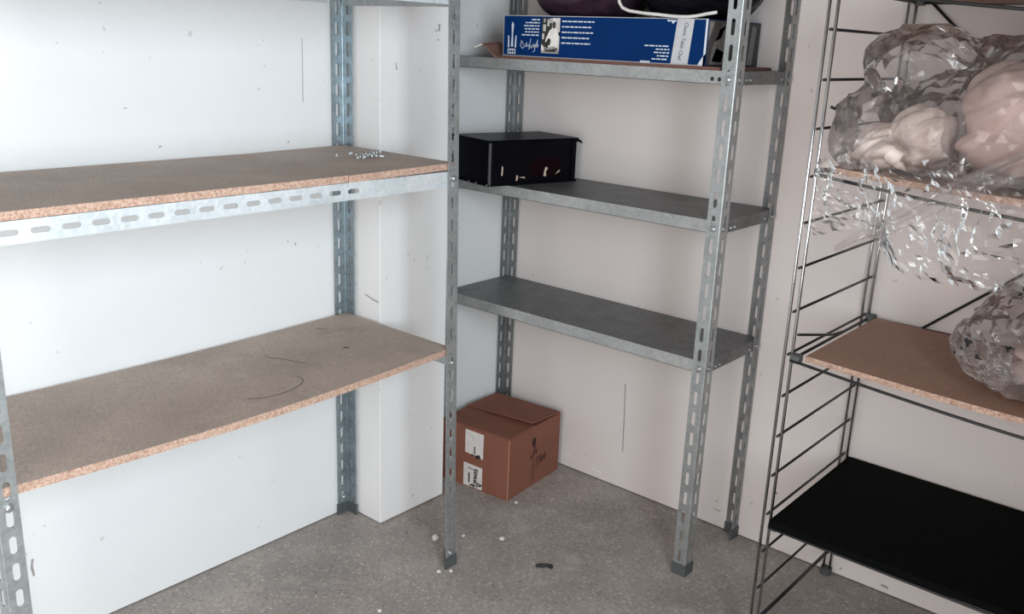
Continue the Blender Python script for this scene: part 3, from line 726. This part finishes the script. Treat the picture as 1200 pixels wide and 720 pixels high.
# ------------------------------------------------------------------ bags and linen on the wire rack
UZ = 1.2165
def clampb(z0, x0=XK + .03): return lambda p: Vector((max(p.x, x0), min(p.y, -.03), max(p.z, z0)))
b = lobed((1.42, -.35, 1.27), [((1.41, -.35, 1.255), (.115, .13, .055)), ((1.37, -.37, 1.275), (.065, .08, .05)), ((1.45, -.37, 1.30), (.075, .09, .065))], 6, .020, 17, 5, fold=True, clamp=lambda p: Vector((min(max(p.x, XK + .03), 1.505 - .06 * (p.z - 1.2165)), p.y, max(p.z, UZ))))
tag(b.build('linen_bundle', M_TOWEL, smooth=True), 'crumpled off-white linen inside the clear bag on the wire rack', 'linen')
b = lobed((1.66, -.30, 1.33), [((1.68, -.30, 1.325), (.17, .15, .115)), ((1.60, -.32, 1.37), (.105, .13, .09)), ((1.64, -.37, 1.27), (.13, .09, .055)), ((1.76, -.30, 1.36), (.14, .14, .11))], 6, .020, 10, 11, fold=True, clamp=lambda p: Vector((max(p.x, 1.507), p.y, max(p.z, UZ))))
tag(b.build('folded_blanket', M_PINK, smooth=True), 'pale pink folded blanket inside the clear bag on the wire rack', 'blanket')
bag = thing('plastic_bag', (1.62, -.3, UZ), 'big clear crumpled plastic bag full of linen on the upper wire rack shelf', 'bag')
b = lobed((1.58, -.30, 1.32), [((1.60, -.30, 1.31), (.27, .225, .13)), ((1.43, -.36, 1.42), (.115, .12, .085)), ((1.70, -.31, 1.36), (.26, .215, .145)), ((1.36, -.38, 1.29), (.085, .12, .10))], 5, .024, 9, 2, crisp=.008, clamp=clampb(UZ - .001, XK + .018))
b.build('bag_body', M_FILM, bag)
def film_sheet(fn, nu, nv, amp, freq, seed, name, mat, parent):
    b = MB(); G_ = []
    for i in range(nu + 1):
        for j in range(nv + 1):
            p = Vector(fn(i / nu, j / nv)); s3 = Vector((seed, seed * 2.3, seed * .7))
            a = (1 - 2 * abs(noise.noise(p * freq + s3))) * .7 + (1 - 2 * abs(noise.noise(p * freq * 2.7 + s3))) * .3 + (1 - 2 * abs(noise.noise(p * freq * 6 + s3))) * .05
            c = noise.noise(p * freq * 1.3 - s3)
            J = noise.noise_vector(p * 67.0 + s3) * amp * .2
            G_.append(tuple(p + J + Vector((amp * .4 * c, -abs(amp * a), amp * .5 * c))))
    F = [(i * (nv + 1) + j, (i + 1) * (nv + 1) + j, (i + 1) * (nv + 1) + j + 1, i * (nv + 1) + j + 1) for i in range(nu) for j in range(nv)]
    b.add(G_, F); return b.build(name, mat, parent)
def drape(u_, v_):   # front overhang of the bag hanging past the front wire, rounded bottom
    x = 1.385 + .52 * u_
    low = 1.185 - .165 * (max(0, 1 - ((u_ - .45) / .50) ** 2)) ** .55
    z = 1.245 + (low - 1.245) * v_
    y = -.518 - .035 * math.sin(math.pi * min(1, v_ * .9)) * math.sin(math.pi * min(1, max(0, u_)))
    return (x, y, z)
film_sheet(drape, 52, 24, .028, 9, 4, 'bag_drape', M_FILM, bag)
def drape_b(u_, v_): 
    x, y, z = drape(u_, v_); return (x, y + .012 + .02 * v_, z + .008)
def tail(u_, v_):    # thin knotted tail at the left, tied to the rack post
    x = 1.288 + .012 * v_ + (.03 + .10 * v_) * u_
    z = 1.235 - .165 * v_ + .05 * u_ * v_
    return (x, -.512 - .02 * math.sin(math.pi * v_), z)
film_sheet(tail, 14, 18, .014, 24, 9, 'bag_tail', M_FILM, bag)
def tail2(u_, v_):
    x = 1.285 + .10 * v_ + .05 * u_ * (1 - v_); z = 1.215 + .17 * v_ - .02 * u_
    return (x, -.512 + .06 * v_, z - .05 * u_)
film_sheet(tail2, 9, 18, .012, 22, 15, 'bag_tail', M_FILM, bag)
def fold(u_, v_):
    x = 1.365 + .40 * u_; z = 1.060 + .265 * u_ + (.012 + .05 * math.sin(math.pi * min(1, u_ * .9 + .05))) * (v_ - .5)
    return (x, -.540 - .016 * abs(math.sin(3 * math.pi * v_ + 2.2 * u_)), z)
film_sheet(fold, 46, 10, .007, 20, 21, 'bag_fold', film_mat('glint_white_plastic', .12, 1.5), bag)  # white added to the film of this fold stands in for its glints
b = MB(); b.tube([(1.283 + .0075 * math.cos(t) + .0022 * t, -.512 + .008 * math.sin(t), 1.206) for t in [k * .5 for k in range(36)]], .0022, 6)
tag(b.build('wire_tie', M_GALV), 'coiled grey wire tie holding the clear bag to the rack post', 'tie')

bag2 = thing('plastic_bag', (1.75, -.27, .785), 'smaller clear plastic bag on the tan middle shelf of the wire rack', 'bag')
b = lobed((1.76, -.29, .87), [((1.76, -.29, .86), (.19, .185, .085)), ((1.74, -.27, .90), (.14, .15, .095)), ((1.84, -.30, .9), (.17, .17, .09))], 5, .018, 10, 17, crisp=.0065, clamp=lambda p: Vector((p.x, min(p.y, -.03), max(p.z, .7875))))
body2 = b.build('bag_body', M_FILM2, bag2)
b = lobed((1.81, -.27, .85), [((1.81, -.27, .84), (.11, .10, .05)), ((1.81, -.275, .815), (.135, .125, .024)), ((1.80, -.27, .855), (.125, .12, .024)), ((1.83, -.27, .892), (.09, .09, .022))], 5, .009, 14, 27, fold=True, clamp=lambda p: Vector((p.x, p.y, max(p.z, .79))))
tag(b.build('linen_bundle', M_PINK, smooth=True), 'pale bundle inside the smaller clear bag on the tan rack shelf', 'linen')
# dark print on the small bag, laid on the film itself
from mathutils.bvhtree import BVHTree
bt = BVHTree.FromPolygons([v.co.copy() for v in body2.data.vertices], [tuple(p.vertices) for p in body2.data.polygons])
for k, (x, z, w_, h_) in enumerate(((1.617, .884, .012, .011), (1.605, .868, .006, .004), (1.648, .868, .012, .006), (1.588, .848, .004, .007), (1.665, .806, .026, .006), (1.70, .90, .008, .006))):
    b = MB(); pts = []
    for t in range(10):
        a = t * math.pi / 5; r_ = 1 + .45 * math.sin(a * 3 + k); px, pz = x + w_ * r_ * math.cos(a) * .7, z + h_ * r_ * math.sin(a) * .7
        hit = bt.ray_cast(Vector((px, -1.0, pz)), Vector((0, 1, 0)))[0]
        pts.append((px, (hit.y if hit else -.46) - .0015, pz))
    cx_ = tuple(sum(q[i] for q in pts) / 10 for i in range(3))
    for t in range(10): b.quad([cx_, pts[t], pts[(t + 1) % 10]])
    b.build('print_mark', M_BLACKINK, bag2)

# ------------------------------------------------------------------ loose screws and floor crumbs
b = MB(); rs = random.Random(4)
for k in range(34):
    x = rs.gauss(.245, .022); y = rs.gauss(-.875, .035); a = rs.uniform(0, 6.28); l = rs.uniform(.005, .011); z = RZ1 + .0245 + rs.uniform(0, .004)
    b.tube([(x, y, z), (x + math.cos(a) * l, y + math.sin(a) * l, z + .0006)], [.0022, .0010], 6)
    b.tube([(x, y, z - .002), (x, y, z + .0026)], .0034, 6)
h = b.build('screw_heap', M_GALV); h['kind'] = 'stuff'; tag(h, 'small heap of loose screws on the upper chipboard shelf by the pillar', 'screws')

def pebble(x, y, r, name, label, mat, cat, group, seed, flat=.7, sx=1):
    V, F = ICO[2]; pts = []
    for d in V:
        k = 1 + .35 * noise.noise(d * 1.6 + Vector((seed, 0, 0))) if seed else 1
        pts.append((x + d.x * r * k * sx, y + d.y * r * k, max(0.0005, r * flat + d.z * r * k * flat)))
    b = MB(); b.add(pts, F); return tag(b.build(name, mat, smooth=seed == 0), label, cat, group)
pebble(.336, -.679, .0105, 'plastic_ball', 'small white ball on the floor beside the front corner post', M_CRUMB, 'ball', None, 0, 1.0)
for k, (x, y, r, l) in enumerate(((.475, -.535, .009, 'white plaster crumb on the floor out in front of the cardboard box'), (.379, -.602, .006, 'tiny white crumb on the floor right of the front corner post'),
    (.463, -.791, .006, 'left one of two white crumbs at the front corner post foot'), (.485, -.765, .006, 'right one of two white crumbs at the front corner post foot'),
    (.483, -1.029, .006, 'white crumb on the floor at the bottom edge of the picture'), (.358, -.331, .006, 'pale crumb at the near bottom corner of the cardboard box'))):
    pebble(x, y, r, 'plaster_crumb', l, M_CRUMB, 'crumb', 'crumbs on the floor', k + 1.3, .5)
b = MB(); b.tube([(.643, -.578, .004), (.655, -.568, .005), (.668, -.556, .006), (.682, -.552, .005)], [.004, .006, .005, .007], 8)
tag(b.build('rubber_scrap', M_BLACKBIT), 'small black rubber scrap lying in the middle of the floor', 'scrap')
